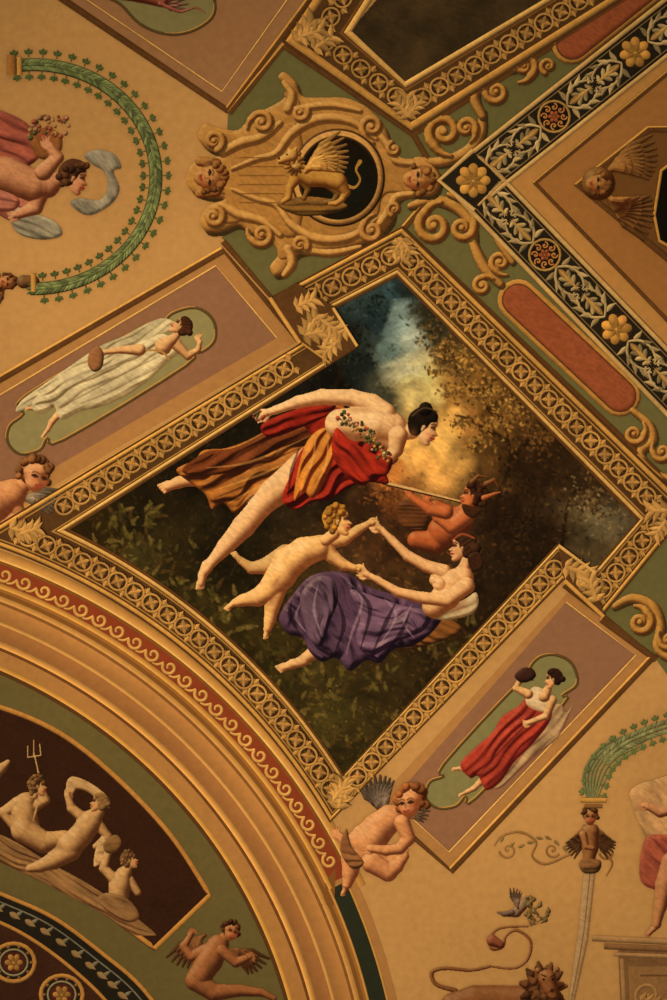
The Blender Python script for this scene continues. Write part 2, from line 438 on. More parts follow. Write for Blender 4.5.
for cx,cy in ((14,962),(62,994),(-30,940),(112,1036)):
    o.disc(cx,cy,20,18,(44,30,20),0,0);o.ring(cx,cy,21,19,4,(176,122,56));o.ring(cx,cy,14,13,2,(140,124,88));o.disc(cx,cy,12,11,(84,38,24),0,0);o.rosette(cx,cy,9,(176,122,56),6)
    for k in range(10): o.disc(cx+17.5*math.cos(k*.628),cy+16*math.sin(k*.628),1.6,1.6,(130,90,50),nn=8)
o.done()

# ================ main frame ================
def fr_arc(R7,R0,p7,p0,n=40):
    a7=math.atan2(CY-p7[1],p7[0]-CX);a0=math.atan2(CY-p0[1],p0[0]-CX)
    return [ (CX+(R7+(R0-R7)*t)*math.cos(a7+(a0-a7)*t),CY-(R7+(R0-R7)*t)*math.sin(a7+(a0-a7)*t)) for t in np.linspace(0,1,n)]
P0,P7=(68,530),(343,775);Q0,Q7=(-25,539),(330,822)
di=lambda p:math.hypot(p[0]-CX,p[1]-CY)
Pin=[(357,347),(333,309),(397,276),(638,520),(593,572),(557,545)]+fr_arc(di(P7),di(P0),P7,P0)
Qout=[(302,343),(270,298),(402,227),(690,508),(602,616),(563,580)]+fr_arc(di(Q7),di(Q0),Q7,Q0)
Pin=np.array(Pin);Qout=np.array(Qout)
fz=Orn('painting_frame',.007)
FB=(84,55,27)
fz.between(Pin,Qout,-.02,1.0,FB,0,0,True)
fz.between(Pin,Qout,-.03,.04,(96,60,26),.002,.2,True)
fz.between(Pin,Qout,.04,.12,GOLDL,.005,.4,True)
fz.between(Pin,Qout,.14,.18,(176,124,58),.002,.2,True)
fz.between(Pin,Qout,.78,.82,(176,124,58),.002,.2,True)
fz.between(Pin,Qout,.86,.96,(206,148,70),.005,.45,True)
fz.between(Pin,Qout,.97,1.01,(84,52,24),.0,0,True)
def walk(P,step,closed=True,off=0):
    P=np.asarray(P,float); 
    if closed:P=np.vstack([P,P[:1]])
    out=[]
    seg=np.linalg.norm(np.diff(P,axis=0),axis=1);cum=np.concatenate([[0],np.cumsum(seg)])
    n=int(cum[-1]/step)
    for d in np.linspace(0,cum[-1],n,endpoint=False)+off:
        i=min(np.searchsorted(cum,d,side='right')-1,len(seg)-1);t=(d-cum[i])/(seg[i]+1e-9)
        p=P[i]+(P[i+1]-P[i])*t;v=(P[i+1]-P[i])/seg[i]
        out.append((p[0],p[1],math.atan2(v[1],v[0])))
    return out
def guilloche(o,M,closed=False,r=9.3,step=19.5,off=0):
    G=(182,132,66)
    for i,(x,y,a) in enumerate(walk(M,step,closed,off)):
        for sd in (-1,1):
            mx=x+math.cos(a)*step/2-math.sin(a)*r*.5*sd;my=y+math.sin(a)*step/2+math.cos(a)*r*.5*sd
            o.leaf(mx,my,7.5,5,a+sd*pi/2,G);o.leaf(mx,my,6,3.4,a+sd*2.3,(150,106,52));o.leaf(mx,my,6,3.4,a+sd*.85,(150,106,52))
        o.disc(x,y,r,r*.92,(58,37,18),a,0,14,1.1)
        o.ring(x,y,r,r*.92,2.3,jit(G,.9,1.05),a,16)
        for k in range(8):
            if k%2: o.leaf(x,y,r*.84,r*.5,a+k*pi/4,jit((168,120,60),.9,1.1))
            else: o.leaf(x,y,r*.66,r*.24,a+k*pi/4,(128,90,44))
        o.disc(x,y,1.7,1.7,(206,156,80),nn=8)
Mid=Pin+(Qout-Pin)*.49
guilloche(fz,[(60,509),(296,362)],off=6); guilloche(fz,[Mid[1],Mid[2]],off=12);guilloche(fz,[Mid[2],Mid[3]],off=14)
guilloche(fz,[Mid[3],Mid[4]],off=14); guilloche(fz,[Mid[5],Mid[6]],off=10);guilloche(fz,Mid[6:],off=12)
AC=(194,142,74)
fz.poly([(300,343),(270,300),(296,284),(335,309),(357,347),(333,362)],(88,56,27))
for (x,y,a,L) in ((304,336,-.95,28),(304,336,-.2,30),(346,330,2.7,28),(338,342,2.4,24),(296,308,-.4,24),(320,320,.6,24)): fz.acanthus(x,y,L,a,AC)
fz.ribbon([(300,344),(270,299)],4,(206,148,70),smooth=False);fz.ribbon([(333,309),(357,347)],3,GOLDL,smooth=False);fz.ribbon([(302,344),(330,364)],2,GOLD,smooth=False)
fz.poly([(563,580),(557,545),(593,572),(602,616)],(88,56,27))
for (x,y,a,L) in ((564,566,.35,28),(577,586,-.5,22),(595,600,-1.9,26)): fz.acanthus(x,y,L,a,AC)
fz.ribbon([(557,545),(593,572)],3,GOLDL,smooth=False);fz.ribbon([(563,580),(602,616)],4,(206,148,70),smooth=False)
for (x,y,a,L) in ((12,528,.2,28),(20,534,-.3,24),(338,806,-1.35,30),(346,800,-1.75,22),(332,800,-.95,22),(402,240,1.6,25),(402,242,1.0,19),(402,242,2.2,19),(672,510,3.1,28),(664,520,2.2,22)): fz.acanthus(x,y,L,a,AC)
fz.done()

Pu=np.array([(420,-75),(352,32),(405,82),(670,-75)]);Qu=np.array([(360,-75),(283,42),(412,133),(740,-75)])
fu=Orn('painting_frame.001',.007)
fu.between(Pu,Qu,0,1,FB,0,0)
fu.between(Pu,Qu,0,.12,GOLDL,.005,.4);fu.between(Pu,Qu,.14,.18,GOLDD,.0,0)
fu.between(Pu,Qu,.8,.96,(196,140,66),.005,.4);fu.between(Pu,Qu,.97,1.02,(84,52,24),0,0)
Mu=Pu+(Qu-Pu)*.48
guilloche(fu,[Mu[1],Mu[2]],off=8);guilloche(fu,[Mu[2],Mu[3]],off=16);guilloche(fu,[Mu[0],Mu[1]])
for (x,y,a,L) in ((298,42,-.9,30),(314,50,-.6,26),(300,38,-.3,28),(408,118,-1.6,25),(408,118,-1.0,21),(408,118,-2.2,21)): fu.acanthus(x,y,L,a,AC)
fu.done()
mp=Fig(350,-40,560,84,.8);mp.M=poly_sd(np.array([(352,31),(430,-60),(650,-60),(405,83)],float),mp.X,mp.Y)>-2
nz=vnoise(mp.X,mp.Y,30,3,4)[...,None];mp.C=np.array([44,34,19])*(1-nz)+np.array([92,68,38])*nz
mp.done('dark_painting',.0035,mat=M_can)

t=Orn('trim_1',.005)
def gl(pts,w=5,c=GOLD,dk=True):
    P=np.array(pts,float)
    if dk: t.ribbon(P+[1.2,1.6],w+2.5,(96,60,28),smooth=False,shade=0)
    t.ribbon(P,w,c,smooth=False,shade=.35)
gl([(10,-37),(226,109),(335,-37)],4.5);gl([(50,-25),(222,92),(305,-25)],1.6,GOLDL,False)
gl([(-300,551),(222,249),(300,341)],4.5,(204,148,72));gl([(-300,575),(216,266),(277,338)],1.8,GOLDL,False)
gl([(302,345),(-100,582)],3,GOLD)
gl([(563,583),(652,655),(450,869),(372,800)],4.5,(204,148,72));gl([(566,602),(636,655),(449,852),(392,800)],1.8,GOLDL,False)
gl([(600,618),(655,658)],4)
gl([(228,112),(283,45),(412,133),(441,182)],3.5);gl([(222,240),(272,298),(402,228),(441,182)],3.5)
gl([(412,133),(740,-75)],3);gl([(402,228),(740,550)],3,GOLD)
gl([(1000,-230),(504,180),(1000,695)],4.5,(210,156,80));gl([(1000,-205),(534,182),(1000,665)],2.5,GOLD)
gl([(672,128),(648,128),(576,184),(648,242),(672,262)],4,GOLD)
gl([(690,505),(900,680)],5)
t.done()
o=Orn('dark_medallion',.006);o.poly([(690,150),(662,172),(655,215),(660,240),(700,262)],(20,15,9));o.ribbon([(690,148),(661,171),(654,215),(659,241),(700,264)],3,GOLD,smooth=False);o.done()

# ================ black foliate bands ================
def xband(name,c0,c1):
    o=Orn(name,.008)
    c0=np.array(c0,float);c1=np.array(c1,float)
    d=(c1-c0);Ln=np.linalg.norm(d);d/=Ln;n=np.array([-d[1],d[0]]);hw=20.5
    a=math.atan2(d[1],d[0])
    o.poly([c0+n*hw,c1+n*hw,c1-n*hw,c0-n*hw],BLACK)
    for sd in (-1,1):
        o.ribbon([c0+n*(hw+2.)*sd,c1+n*(hw+2.)*sd],4.4,(200,156,90),smooth=False)
        o.ribbon([c0+n*(hw-3)*sd,c1+n*(hw-3)*sd],1.1,(130,100,56),smooth=False)
    SL=(172,142,92)
    s=0;i=0;unit=103
    while s<Ln+10:
        p=c0+d*s
        for dr in (1,-1):
            if i==0 and dr==-1: continue
            aa=a if dr==1 else a+pi
            for sd in (-1,1):
                q=p+d*dr*17; s2=sd*dr
                for (u,v,l,w,dg) in ((2,6,12,6,1.15),(9,10,12,6.5,.35),(18,13,12,6,.05),(26,11,10,5,-.1),(10,8,10,5.5,-1.0),(18,9,11,5.5,-1.25),(27,7,9,4.5,-1.6),(30,5,8,4,.6)):
                    r=q+d*dr*u+n*sd*v*.88
                    o.leaf(r[0],r[1],l,w*.85,aa+s2*dg,jit(SL,.7,1.12),bend=s2*.5,shade=.42)
                o.ribbon([q,q+d*dr*8+n*sd*9,q+d*dr*20+n*sd*12,q+d*dr*31+n*sd*8,q+d*dr*34+n*sd*3],[2,3,2.6,2,1.2],jit(SL,1.,1.15),shade=.4)
            q=p+d*dr*20;o.leaf(q[0],q[1],30,5,aa,(186,140,70))
            for sd in (-1,1): o.leaf(q[0],q[1],16,4,aa+sd*.3,(150,110,56),bend=-sd*.3)
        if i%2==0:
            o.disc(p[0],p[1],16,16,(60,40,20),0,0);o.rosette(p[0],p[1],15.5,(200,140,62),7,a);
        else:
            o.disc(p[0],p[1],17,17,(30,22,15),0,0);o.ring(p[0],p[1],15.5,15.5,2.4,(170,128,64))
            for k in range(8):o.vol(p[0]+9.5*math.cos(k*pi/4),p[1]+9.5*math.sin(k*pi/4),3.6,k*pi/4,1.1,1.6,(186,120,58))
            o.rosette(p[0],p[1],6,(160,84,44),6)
        s+=unit;i+=1
    o.done()
xband('foliate_band',(473,181),(1000,-236))
xband('foliate_band.001',(473,181),(980,707))
o=Orn('rosette_boss',.0125)
o.poly([(473,153),(500,180),(474,209),(441,181)],BLACK);o.ribbon([(473,151),(439,181),(474,211)],4.5,(204,160,94),smooth=False);o.ribbon([(478,157),(504,180),(478,206)],2.5,(190,146,84),smooth=False);o.rosette(473,181,17,(204,144,64),8);o.done()

# ================ strap-work ================
def capsule(p,q,w,n=10):
    p=np.array(p,float);q=np.array(q,float);d=q-p;a=math.atan2(d[1],d[0])
    A=[(q[0]+w*math.cos(a+t),q[1]+w*math.sin(a+t)) for t in np.linspace(-pi/2,pi/2,n)]
    B=[(p[0]+w*math.cos(a+t),p[1]+w*math.sin(a+t)) for t in np.linspace(pi/2,3*pi/2,n)]
    return np.array(A+B)
STG=(192,136,62)
def strapF(bounds,p,q):
    F=Fig(*bounds)
    F.cloth(capsule(p,q,21),STG,[90,54,24],amp=0,rnd=5,smooth=False)
    F.cloth(capsule(p,q,16.5),(96,56,28),[70,40,20],amp=0,rnd=2,smooth=False)
    F.cloth(capsule(p,q,15),(150,78,44),[116,54,30],amp=0,rnd=4,smooth=False,hi=0)
    return F
def sc(F,pts,w):
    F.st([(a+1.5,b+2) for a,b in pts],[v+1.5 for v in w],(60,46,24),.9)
    F.st(pts,w,STG,tube=True,shad=(96,58,26))
F=strapF((398,180,690,500),(518,300),(620,396))
sc(F,[(410,206),(432,200),(454,206),(470,222),(474,242)],[6,10,11,10,7]);sc(F,[(470,236),(478,256),(486,270),(500,284)],[7,10,10,7])
F.vol(434,226,17,-2.2,-1.3,10,STG,lead=1);F.vol(462,228,12,-.2,1.25,8,STG,lead=1);F.vol(482,286,9,-1.5,-1.2,6,STG,lead=1);F.vol(500,262,10,2,1.3,6.5,STG,lead=1)
sc(F,[(448,194),(470,204),(490,224),(500,244),(512,262)],[4,7,8,7,5])
sc(F,[(632,410),(648,424),(652,440),(640,452),(650,470),(672,480)],[5,8,9,8,8,6]);F.vol(634,434,10,0,1.25,6.5,STG,lead=1);F.vol(662,452,9,3,-1.2,6,STG,lead=1)
F.done('strapwork_cartouche',.006)
F=strapF((410,-60,700,185),(572,44),(680,-42))
sc(F,[(416,160),(440,162),(466,152),(480,134),(482,112)],[6,10,11,10,7]);sc(F,[(482,116),(474,98),(480,82),(500,72),(530,66)],[7,10,10,8,5])
F.vol(444,132,17,2.2,1.35,10,STG,lead=1);F.vol(466,128,10,.4,-1.2,7,STG,lead=1);F.vol(496,92,11,3.,-1.3,7,STG,lead=1);F.vol(524,66,12,1.,-1.3,7.5,STG,lead=1);F.vol(548,66,8,2,1.1,5,STG)
F.done('strapwork_cartouche.001',.006)
F=strapF((600,580,860,720),(740,580),(800,640))
sc(F,[(614,606),(632,598),(652,606),(660,626),(658,650),(690,668)],[6,9,10,9,8,6]);F.vol(640,622,12,-1,1.3,8,STG,lead=1);F.vol(668,640,9,3,-1.2,6,STG,lead=1)
F.done('strapwork_cartouche.002',.006)

# ================ gold cartouche with winged lion ================
F=Fig(176,60,452,290)
outl=[(186,178),(192,164),(206,158),(222,156),(208,150),(198,138),(204,124),(220,128),(238,130),(252,116),(272,106),(284,98),(286,88),(278,78),(284,72),(296,82),(302,96),(318,98),(345,98),(368,108),(384,126),(392,146),(402,158),(424,160),(438,172),(440,184),(432,196),(406,196),(396,204),(392,222),(376,238),(350,248),(318,252),(300,254),(292,262),(284,274),(274,276),(270,266),(278,254),(270,242),(252,234),(238,226),(222,232),(206,232),(200,220),(208,206),(224,200),(206,198),(192,192)]
P=cr(outl,True,4)
F.cloth(P+[3,4],(60,44,22),(56,40,20),amp=0,rnd=3,smooth=False,hi=0)  # dark offset copy: the cartouche's cast shadow, painted in
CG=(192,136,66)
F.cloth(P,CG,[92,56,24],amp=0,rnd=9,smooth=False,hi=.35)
c0=np.array([(312,180)])
F.cloth(c0+(P-c0)*.83,(174,120,56),[84,52,22],amp=0,rnd=4,smooth=False,hi=.1)
F.cloth([(228,152),(262,136),(300,128),(300,232),(262,226),(228,206)],(180,124,58),[96,60,26],amp=0,rnd=8)
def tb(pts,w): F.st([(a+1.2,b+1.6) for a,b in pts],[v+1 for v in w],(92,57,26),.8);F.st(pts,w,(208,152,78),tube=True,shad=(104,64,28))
for k in (-1,1):
    g=lambda y:179+k*y
    tb([(222,g(26)),(240,g(36)),(262,g(42)),(280,g(56))],[7,9,8,5])
    tb([(232,g(10)),(256,g(20)),(276,g(26)),(292,g(46)),(318,g(60)),(350,g(58)),(376,g(40))],[3,5,6,8,9,8,3])
    tb([(380,g(44)),(390,g(30)),(396,g(18)),(412,g(15))],[7,8,7,5])
    tb([(288,g(70)),(292,g(84)),(284,g(96))],[9,8,5]);tb([(296,g(70)),(330,g(74)),(360,g(68))],[5,7,4])
    F.vol(214,g(38),10,-k*1.2,k*1.3,7,CG);F.vol(262,g(56),11,k*2.6,-k*1.3,7,CG,lead=1);F.vol(372,g(52),11,-k*2.4,-k*1.3,7,CG,lead=1)
    F.vol(300,g(66),8,k*.4,-k*1.2,6,CG);F.vol(394,g(30),7,k*2,k*1.1,5,CG)
for y in (158,167,176,185,194,203): F.st([(240,y),(284,y)],1.3,(120,76,34),.8)
def ell(rx,ry): return [(338+rx*math.cos(q),178+ry*math.sin(q)) for q in np.linspace(0,2*pi,24,endpoint=False)]
F.cloth(ell(47,49),(74,46,22),amp=0);F.cloth(ell(45,47),(214,156,82),(104,64,28),amp=0,rnd=5)
F.cloth(ell(40,42),(60,38,18),amp=0,hi=0);F.cloth(ell(38,40),(26,19,10),(26,19,10),amp=0,hi=0)
F.soft(350,186,24,28,.3,(20,26,20),.7)
F.done('lion_cartouche',.007)
F=Fig(262,125,392,226)
LG=(194,138,60)
F.cloth([(276,204),(300,197),(330,199),(348,206),(334,214),(298,216)],(136,92,40),amp=.8)
F.body([[(330,186,5),(338,194,3.4),(334,201,2.6),(326,203,2.4)]],[c*.65 for c in LG]);F.body([[(302,180,5),(308,190,3),(304,199,2.3)]],[c*.65 for c in LG])
F.st([(344,184),(354,188),(360,180),(356,170),(360,162)],[4,3,2.4,2.4,4.5],[c*.85 for c in LG])
F.body([[(298,172,9),(312,178,9.5),(328,180,8),(338,182,9)],[(340,184,8),(346,193,4.5),(342,200,3),(336,204,2.6),(330,204,2.2)],[(296,178,7),(290,188,4),(289,198,3),(283,202,2.6)]],LG)
feather_wing(F,306,172,52,-.72,1,(204,148,70),8,1.0)
for i in range(14):
    a=i/14*2*pi;F.body([[(294+6*math.cos(a),163+8*math.sin(a),3),(294+10*math.cos(a),163+12*math.sin(a),1.6)]],jit(LG,.6,.95),bl=1)
F.body([[(292,156,6.5),(285,159,4),(280,161,3)],[(296,149,2)],[(289,150,1.8)]],(214,156,76))
F.st([(279,164),(286,165)],1.2,(60,34,14));F.body([[(287,155,1)]],(40,24,10),flat=True);F.body([[(279,159,1.3)]],(60,34,14),flat=True)
F.done('winged_lion',.0085)
F=Fig(180,150,240,206);
for sd in (-1,1): F.body([[(216,178+sd*14,6),(200,178+sd*16,5)]],(170,114,54))
headf(F,210,178,17,pi/2,0,(190,132,70),(140,90,42));F.done('grotesque_mask',.0085)
F=Fig(390,152,446,208)
headf(F,418,180,16,pi/2,0,(194,136,70),(146,96,46));F.done('grotesque_mask.001',.0085)
F=Fig(570,125,668,250)
feather_wing(F,608,172,56,-.55,1,(150,100,48),9,1.0);feather_wing(F,608,196,56,.75,-1,(146,96,46),9,1.0)
F.body([[(598,184,17)]],(130,86,40));headf(F,598,184,13,pi/2,0,(176,122,60),(130,84,38));F.done('winged_cherub_head',.008)

# ================ woman panels ================
g1=[(150,324),(160,328),(172,314),(196,308),(213,320),(215,340),(202,352),(190,352),(186,366),(64,440),(48,438),(40,450),(20,454),(8,442),(10,426),(24,414),(26,396)]
g2=[(577,684),(572,664),(556,655),(540,657),(530,668),(532,680),(518,684),(444,764),(444,776),(430,782),(426,798),(438,808),(456,806),(466,796),(476,798),(562,706),(562,696)]
for nm,gg,cc in (('painted_medallion',g1,(142,128,80)),('painted_medallion.001',g2,(128,118,72)),('painted_medallion.002',[(85,-30),(98,-8),(120,4),(140,24),(165,34),(190,32),(212,18),(214,-2),(200,-30)],(130,118,72))):
    o=Orn(nm,.004,M_wall)
    P=cr(gg,True,4);o.poly(P,cc);o.ribbon(P,3,(92,70,36),smooth=False,closed=True);o.ribbon(P+[-1,-1],1.3,GOLD,smooth=False,closed=True);o.done()
F=Fig(100,-30,225,32)
feather_wing(F,150,-2,40,.25,-1,(160,112,84),6,.7);F.body([[(110,-10,9),(140,-6,9),(162,2,6)]],(160,90,64));F.st([(160,4),(180,12),(196,8),(206,14)],[4,3,2,1],(164,92,74),tube=True);F.done('painted_bird',.006)

F=Fig(5,300,225,450)
WD=(212,190,142);WS=(126,102,66)
F.cloth([(176,326),(164,318),(146,324),(124,336),(100,346),(70,366),(44,384),(22,400),(16,412),(30,408),(52,396),(90,372),(120,352),(150,342)],(200,180,134),(130,108,70),ang=-.55,freq=.5,amp=1.2,rnd=3)
F.body([[(60,398,5),(46,408,3.4),(34,408,2.4)]]+foot(34,408,9,2.9,1),SK)
F.body([[(66,406,5),(52,422,3.2),(48,430,2.4)]]+foot(47,431,9,2.3,-1),SK)
F.cloth([(176,342),(164,334),(146,340),(124,350),(100,362),(74,372),(46,388),(32,404),(38,414),(48,412),(54,406),(62,420),(80,412),(104,406),(130,394),(152,378),(168,362),(180,352)],WD,WS,ang=-.5,freq=.42,amp=2,rnd=7,warp=6)
for ln in ([(160,356),(120,376),(60,408)],[(150,350),(100,372),(50,398)],[(140,376),(110,392),(80,404)]): F.st(ln,[.5,2,.5],(110,88,54),.5)
F.body([[(140,350,6),(122,350,3.6),(106,352,2.6)]]+hand(106,352,9,3.0),SK)
F.cloth([(90,352),(98,346),(104,354),(102,368),(94,372),(88,364)],(160,104,60),amp=0)
F.body([[(176,344,6),(188,356,4.2),(198,350,3),(200,342,2.4)]]+hand(200,342,9,-1.9),SK)
F.body([[(164,346,9),(172,340,5),(177,335,4)]],SK)
F.st([(146,350),(162,352),(170,360)],1.8,(170,120,60))
headp(F,181,327,10.5,.7,-1,SK,(70,38,20),bun=(-1.,-.1,.34))
F.done('robed_woman',.0065)
F=Fig(430,650,585,815)
RR=(168,56,38)
F.body([[(484,778,4.5),(474,788,3),(466,792,2.4)]]+foot(466,792,9,2.6),SK);F.body([[(478,764,4.5),(466,770,3),(460,768,2.4)]]+foot(460,768,9,2.9),SK)
F.cloth([(556,704),(566,712),(574,700),(560,735),(540,752),(520,770),(500,788),(488,782),(520,742)],(176,140,96),(110,70,50),ang=-.8,amp=1.,rnd=3)
F.cloth([(546,700),(532,690),(520,704),(502,716),(492,732),(474,748),(460,764),(470,778),(478,776),(486,790),(500,782),(514,762),(532,744),(548,724),(552,710)],RR,(84,20,16),ang=-.85,freq=.42,amp=2,rnd=7,warp=6)
for ln in ([(540,712),(510,740),(480,774)],[(528,704),(500,732),(474,764)]): F.st(ln,[.5,2,.5],(70,16,14),.5)
F.cloth([(548,692),(534,686),(526,696),(528,706),(544,712),(554,704)],(214,182,136),(140,90,60),amp=.7,rnd=4)
F.body([[(528,694,5),(516,688,3.4),(520,678,2.6)]]+hand(520,678,9,-.9),SK)
F.cloth([(514,676),(522,668),(532,668),(536,676),(528,682),(520,682)],(60,34,24),amp=0)
F.body([[(552,700,5),(546,716,3.6),(530,722,2.6)]]+hand(530,722,8,2.8),SK);F.body([[(544,696,6),(548,688,4)]],SK)
headp(F,553,679,9.5,-.1,-1,SK,(46,26,16),bun=(-1.,.1,.34))
F.done('robed_woman.001',.0065)

# ================ laurel wreath left =================
o=Orn('laurel_wreath',.005)
cx,cy=34,177
W=np.array([(cx+122*math.cos(a),cy+112*math.sin(a)) for a in np.linspace(-1.72,1.6,70)])
o.ribbon(W,13,(70,76,42),smooth=False,shade=.3,bulge=0)
for x,y,a in walk(W,4.,False):
    for sd in (-1,1,0): o.leaf(x-math.sin(a)*sd*1.5,y+math.cos(a)*sd*1.5,9,3.8,a+sd*.5,jit((104,110,64),.75,1.25),shade=.45)
GL=(80,90,46)
for i,(x,y,a) in enumerate(walk(W,13,False)):
    for sd in (-1,1):
        nx,ny=-math.sin(a)*sd,math.cos(a)*sd
        o.ribbon([(x+nx*7,y+ny*7),(x+nx*13,y+ny*13)],1,GL,smooth=False)
        for k in (-1,0,1): o.leaf(x+nx*11,y+ny*11,5.5,4.2,math.atan2(ny,nx)+k*.95,GL)
o.ribbon([(20,58),(20,76)],5,GOLD,smooth=False);o.ribbon([(12,56),(12,76)],9,(160,106,48),smooth=False)
o.ribbon([(34,274),(34,292)],5,GOLD,smooth=False)
o.done()
F=Fig(-30,255,40,310);feather_wing(F,4,284,24,2.,1,(130,84,44),6);feather_wing(F,4,284,24,-2.4,-1,(130,84,44),6);headf(F,8,282,9,pi/2,0,(190,124,66),(96,56,26));F.body([[(24,282,7),(34,282,6)]],(120,84,48));F.done('cherub_head_ornament',.008)
F=Fig(-40,95,130,245)
PK=(184,108,80);SC=(152,138,112)
F.cloth([(84,156),(96,150),(114,154),(122,168),(114,172),(120,190),(110,206),(88,216),(70,204),(80,198),(100,200),(108,186),(104,172),(94,166)],SC,(90,78,60),ang=.9,amp=2,rnd=5)
F.cloth([(-40,120),(-20,108),(5,112),(30,126),(42,150),(30,166),(0,172),(-40,168)],(170,88,66),(84,36,26),ang=.5,freq=.28,amp=3)
F.cloth([(30,134),(44,128),(60,134),(62,150),(50,160),(36,156)],(146,88,44),(80,46,24),ang=1.,freq=1.2,amp=1.)
for i in range(40):
    x=random.uniform(30,70);y=random.uniform(116,140);F.body([[(x,y,random.uniform(1.6,3.2))]],random.choice([(170,90,60),(180,130,90),(96,96,54),(140,70,48),(180,140,80)]),bl=1,hi=.1)
F.cloth([(-40,180),(-10,176),(20,184),(36,204),(20,224),(-6,214),(-40,210)],PK,(96,46,34),ang=.4,freq=.3,amp=3)
F.cloth([(8,206),(30,212),(56,222),(62,236),(40,240),(16,232)],(160,146,116),(90,78,60),ang=.4,amp=2,rnd=5)
PF=(206,140,94)
F.body([[(-20,170,18),(8,176,18),(34,186,16),(48,186,12),(58,180,8)],[(40,192,10),(36,208,7),(20,214,5)]]+hand(20,214,13,2.8),PF)
F.body([[(44,172,9),(58,158,6),(50,148,5)]]+hand(50,148,12,-2.2),PF)
F.cloth([(-30,186),(0,190),(20,200),(10,212),(-30,206)],(194,118,90),(104,50,38),ang=.2,freq=.3,amp=2.4)
headp(F,74,178,16,.35,1,(210,144,98),(90,54,30),curly=True)
F.done('floating_putto',.007)

# ================ landscape ==================
F=Fig(50,262,650,790,.8)
d=poly_sd(Pin,F.X,F.Y);F.M=d>-3
sam=[(110,530,42,30,11),(150,510,32,24,10),(200,470,26,19,9),(250,420,24,19,10),(300,370,20,19,13),(345,345,26,30,26),(330,400,20,16,11),(372,318,32,46,48),(388,296,50,72,76),(394,318,120,140,132),(406,336,182,188,164),(390,350,84,104,98),(402,368,176,168,130),(425,388,214,186,112),(412,385,206,180,112),(440,430,234,180,92),(418,462,232,168,84),(400,452,236,178,94),(395,478,204,124,56),(455,398,164,116,52),(455,420,214,160,80),(474,425,156,104,46),(448,352,76,56,28),(425,325,42,38,24),(412,292,30,38,34),(478,385,118,80,34),(497,415,104,68,28),(520,395,58,38,17),(560,445,46,29,13),(590,480,60,40,20),(608,524,100,86,58),(598,545,70,56,34),(525,470,40,25,12),(500,450,74,48,20),(502,520,36,22,11),(540,560,34,22,11),(358,368,24,28,25),(335,385,17,15,10),(378,395,52,52,38),(392,500,92,50,24),(370,505,52,32,16),(230,560,28,21,9),(180,570,40,31,12),(200,610,46,37,14),(140,565,56,47,20),(260,650,46,36,13),(330,715,62,51,20),(350,752,46,37,15),(400,690,50,37,16),(450,650,44,30,13),(330,485,30,21,11),(410,535,52,31,15),(440,680,44,32,14),(300,690,54,43,17),(250,480,24,17,9),(480,600,38,25,12),(385,430,150,108,58)]
num=0;den=0
wx=F.X+(vnoise(F.X,F.Y,22,5)-.5)*34;wy=F.Y+(vnoise(F.X,F.Y,22,50)-.5)*34
for q in sam:
    w=1./(((wx-q[0])**2+(wy-q[1])**2)**1.9+300);num=num+w[...,None]*np.array(q[2:],float);den=den+w
F.C=num/den[...,None]
F.C*=(.68+.64*vnoise(F.X,F.Y,12,8,4))[...,None]
C0=F.C.copy()
rr=np.random.RandomState(11)
def dab(x,y,l,w,a,col,al=.8):
    F.body([[(x,y,w*.35),(x+math.cos(a)*l*.5,y+math.sin(a)*l*.5,w*.5),(x+math.cos(a)*l,y+math.sin(a)*l,w*.12)]],col,flat=True,k=4,alpha=al)
def bc(x,y):
    j=int((x-F.x0)/F.res);i=int((y-F.y0)/F.res)
    if 0<=i<F.M.shape[0] and 0<=j<F.M.shape[1] and F.M[i,j]: return C0[i,j]
    return None
for i in range(300):
    x=rr.uniform(380,430);y=rr.uniform(296,385);c=bc(x,y)
    if c is None or c.mean()<70: continue
    F.body([[(x-rr.uniform(3,9),y+rr.uniform(0,4),1.),(x,y,rr.uniform(2,5)),(x+8,y-4,1)]],np.clip(c*rr.uniform(.8,1.35)+6,0,218),flat=True,k=1.5,alpha=.3)
for br in ([(500,560),(495,510),(510,460),(500,410),(480,370)],[(510,460),(540,430),(560,425)],[(500,420),(475,395),(462,380)],[(330,400),(345,360),(360,320)],[(560,560),(570,500),(600,470)],[(505,440),(470,420),(455,415)]):
    F.st(br,[6,4,2.4,1],(34,21,11),.8)
for i in range(6500):
    x=rr.uniform(60,640);y=rr.uniform(270,780);c=bc(x,y)
    if c is None: continue
    lum=c.mean()
    if lum>115 and rr.rand()<.93: continue
    f=rr.choice([.55,.7,1.3,1.6]) if lum<90 else rr.choice([.55,.8,1.1])
    if y>530 and rr.rand()<.3: f=1.9
    col=np.clip(c*f*np.array([1.04,1,.85])+rr.uniform(0,6),0,225)
    dab(x,y,rr.uniform(2,6),rr.uniform(1.2,2.8),rr.uniform(0,2*pi),col,rr.uniform(.3,.7))
def cluster(cx,cy,rx,ry,n,cols,l=(1.5,4.5)):
    for i in range(n):
        a=rr.uniform(0,2*pi);q=abs(rr.normal())*.55
        x=cx+rx*q*math.cos(a);y=cy+ry*q*math.sin(a)
        if bc(x,y) is None: continue
        c=cols[rr.randint(len(cols))];g=rr.uniform(.75,1.2);dab(x,y,rr.uniform(*l),rr.uniform(1.2,2.8),rr.uniform(0,2*pi),[v*g for v in c],.75)
GF=[(134,92,38),(90,58,24),(160,114,50),(56,38,18),(186,140,66),(106,72,30)]
for (cx,cy,rx,ry,n) in ((466,362,24,20,300),(484,390,22,16,280),(508,404,26,18,240),(496,424,26,12,200),(452,392,14,10,100),(462,424,14,7,80),(478,444,18,10,110),(444,350,16,12,140),(436,372,14,8,60)): cluster(cx,cy,rx,ry,n,GF)
cluster(540,435,36,28,300,[(90,58,24),(46,30,15),(118,78,34)])
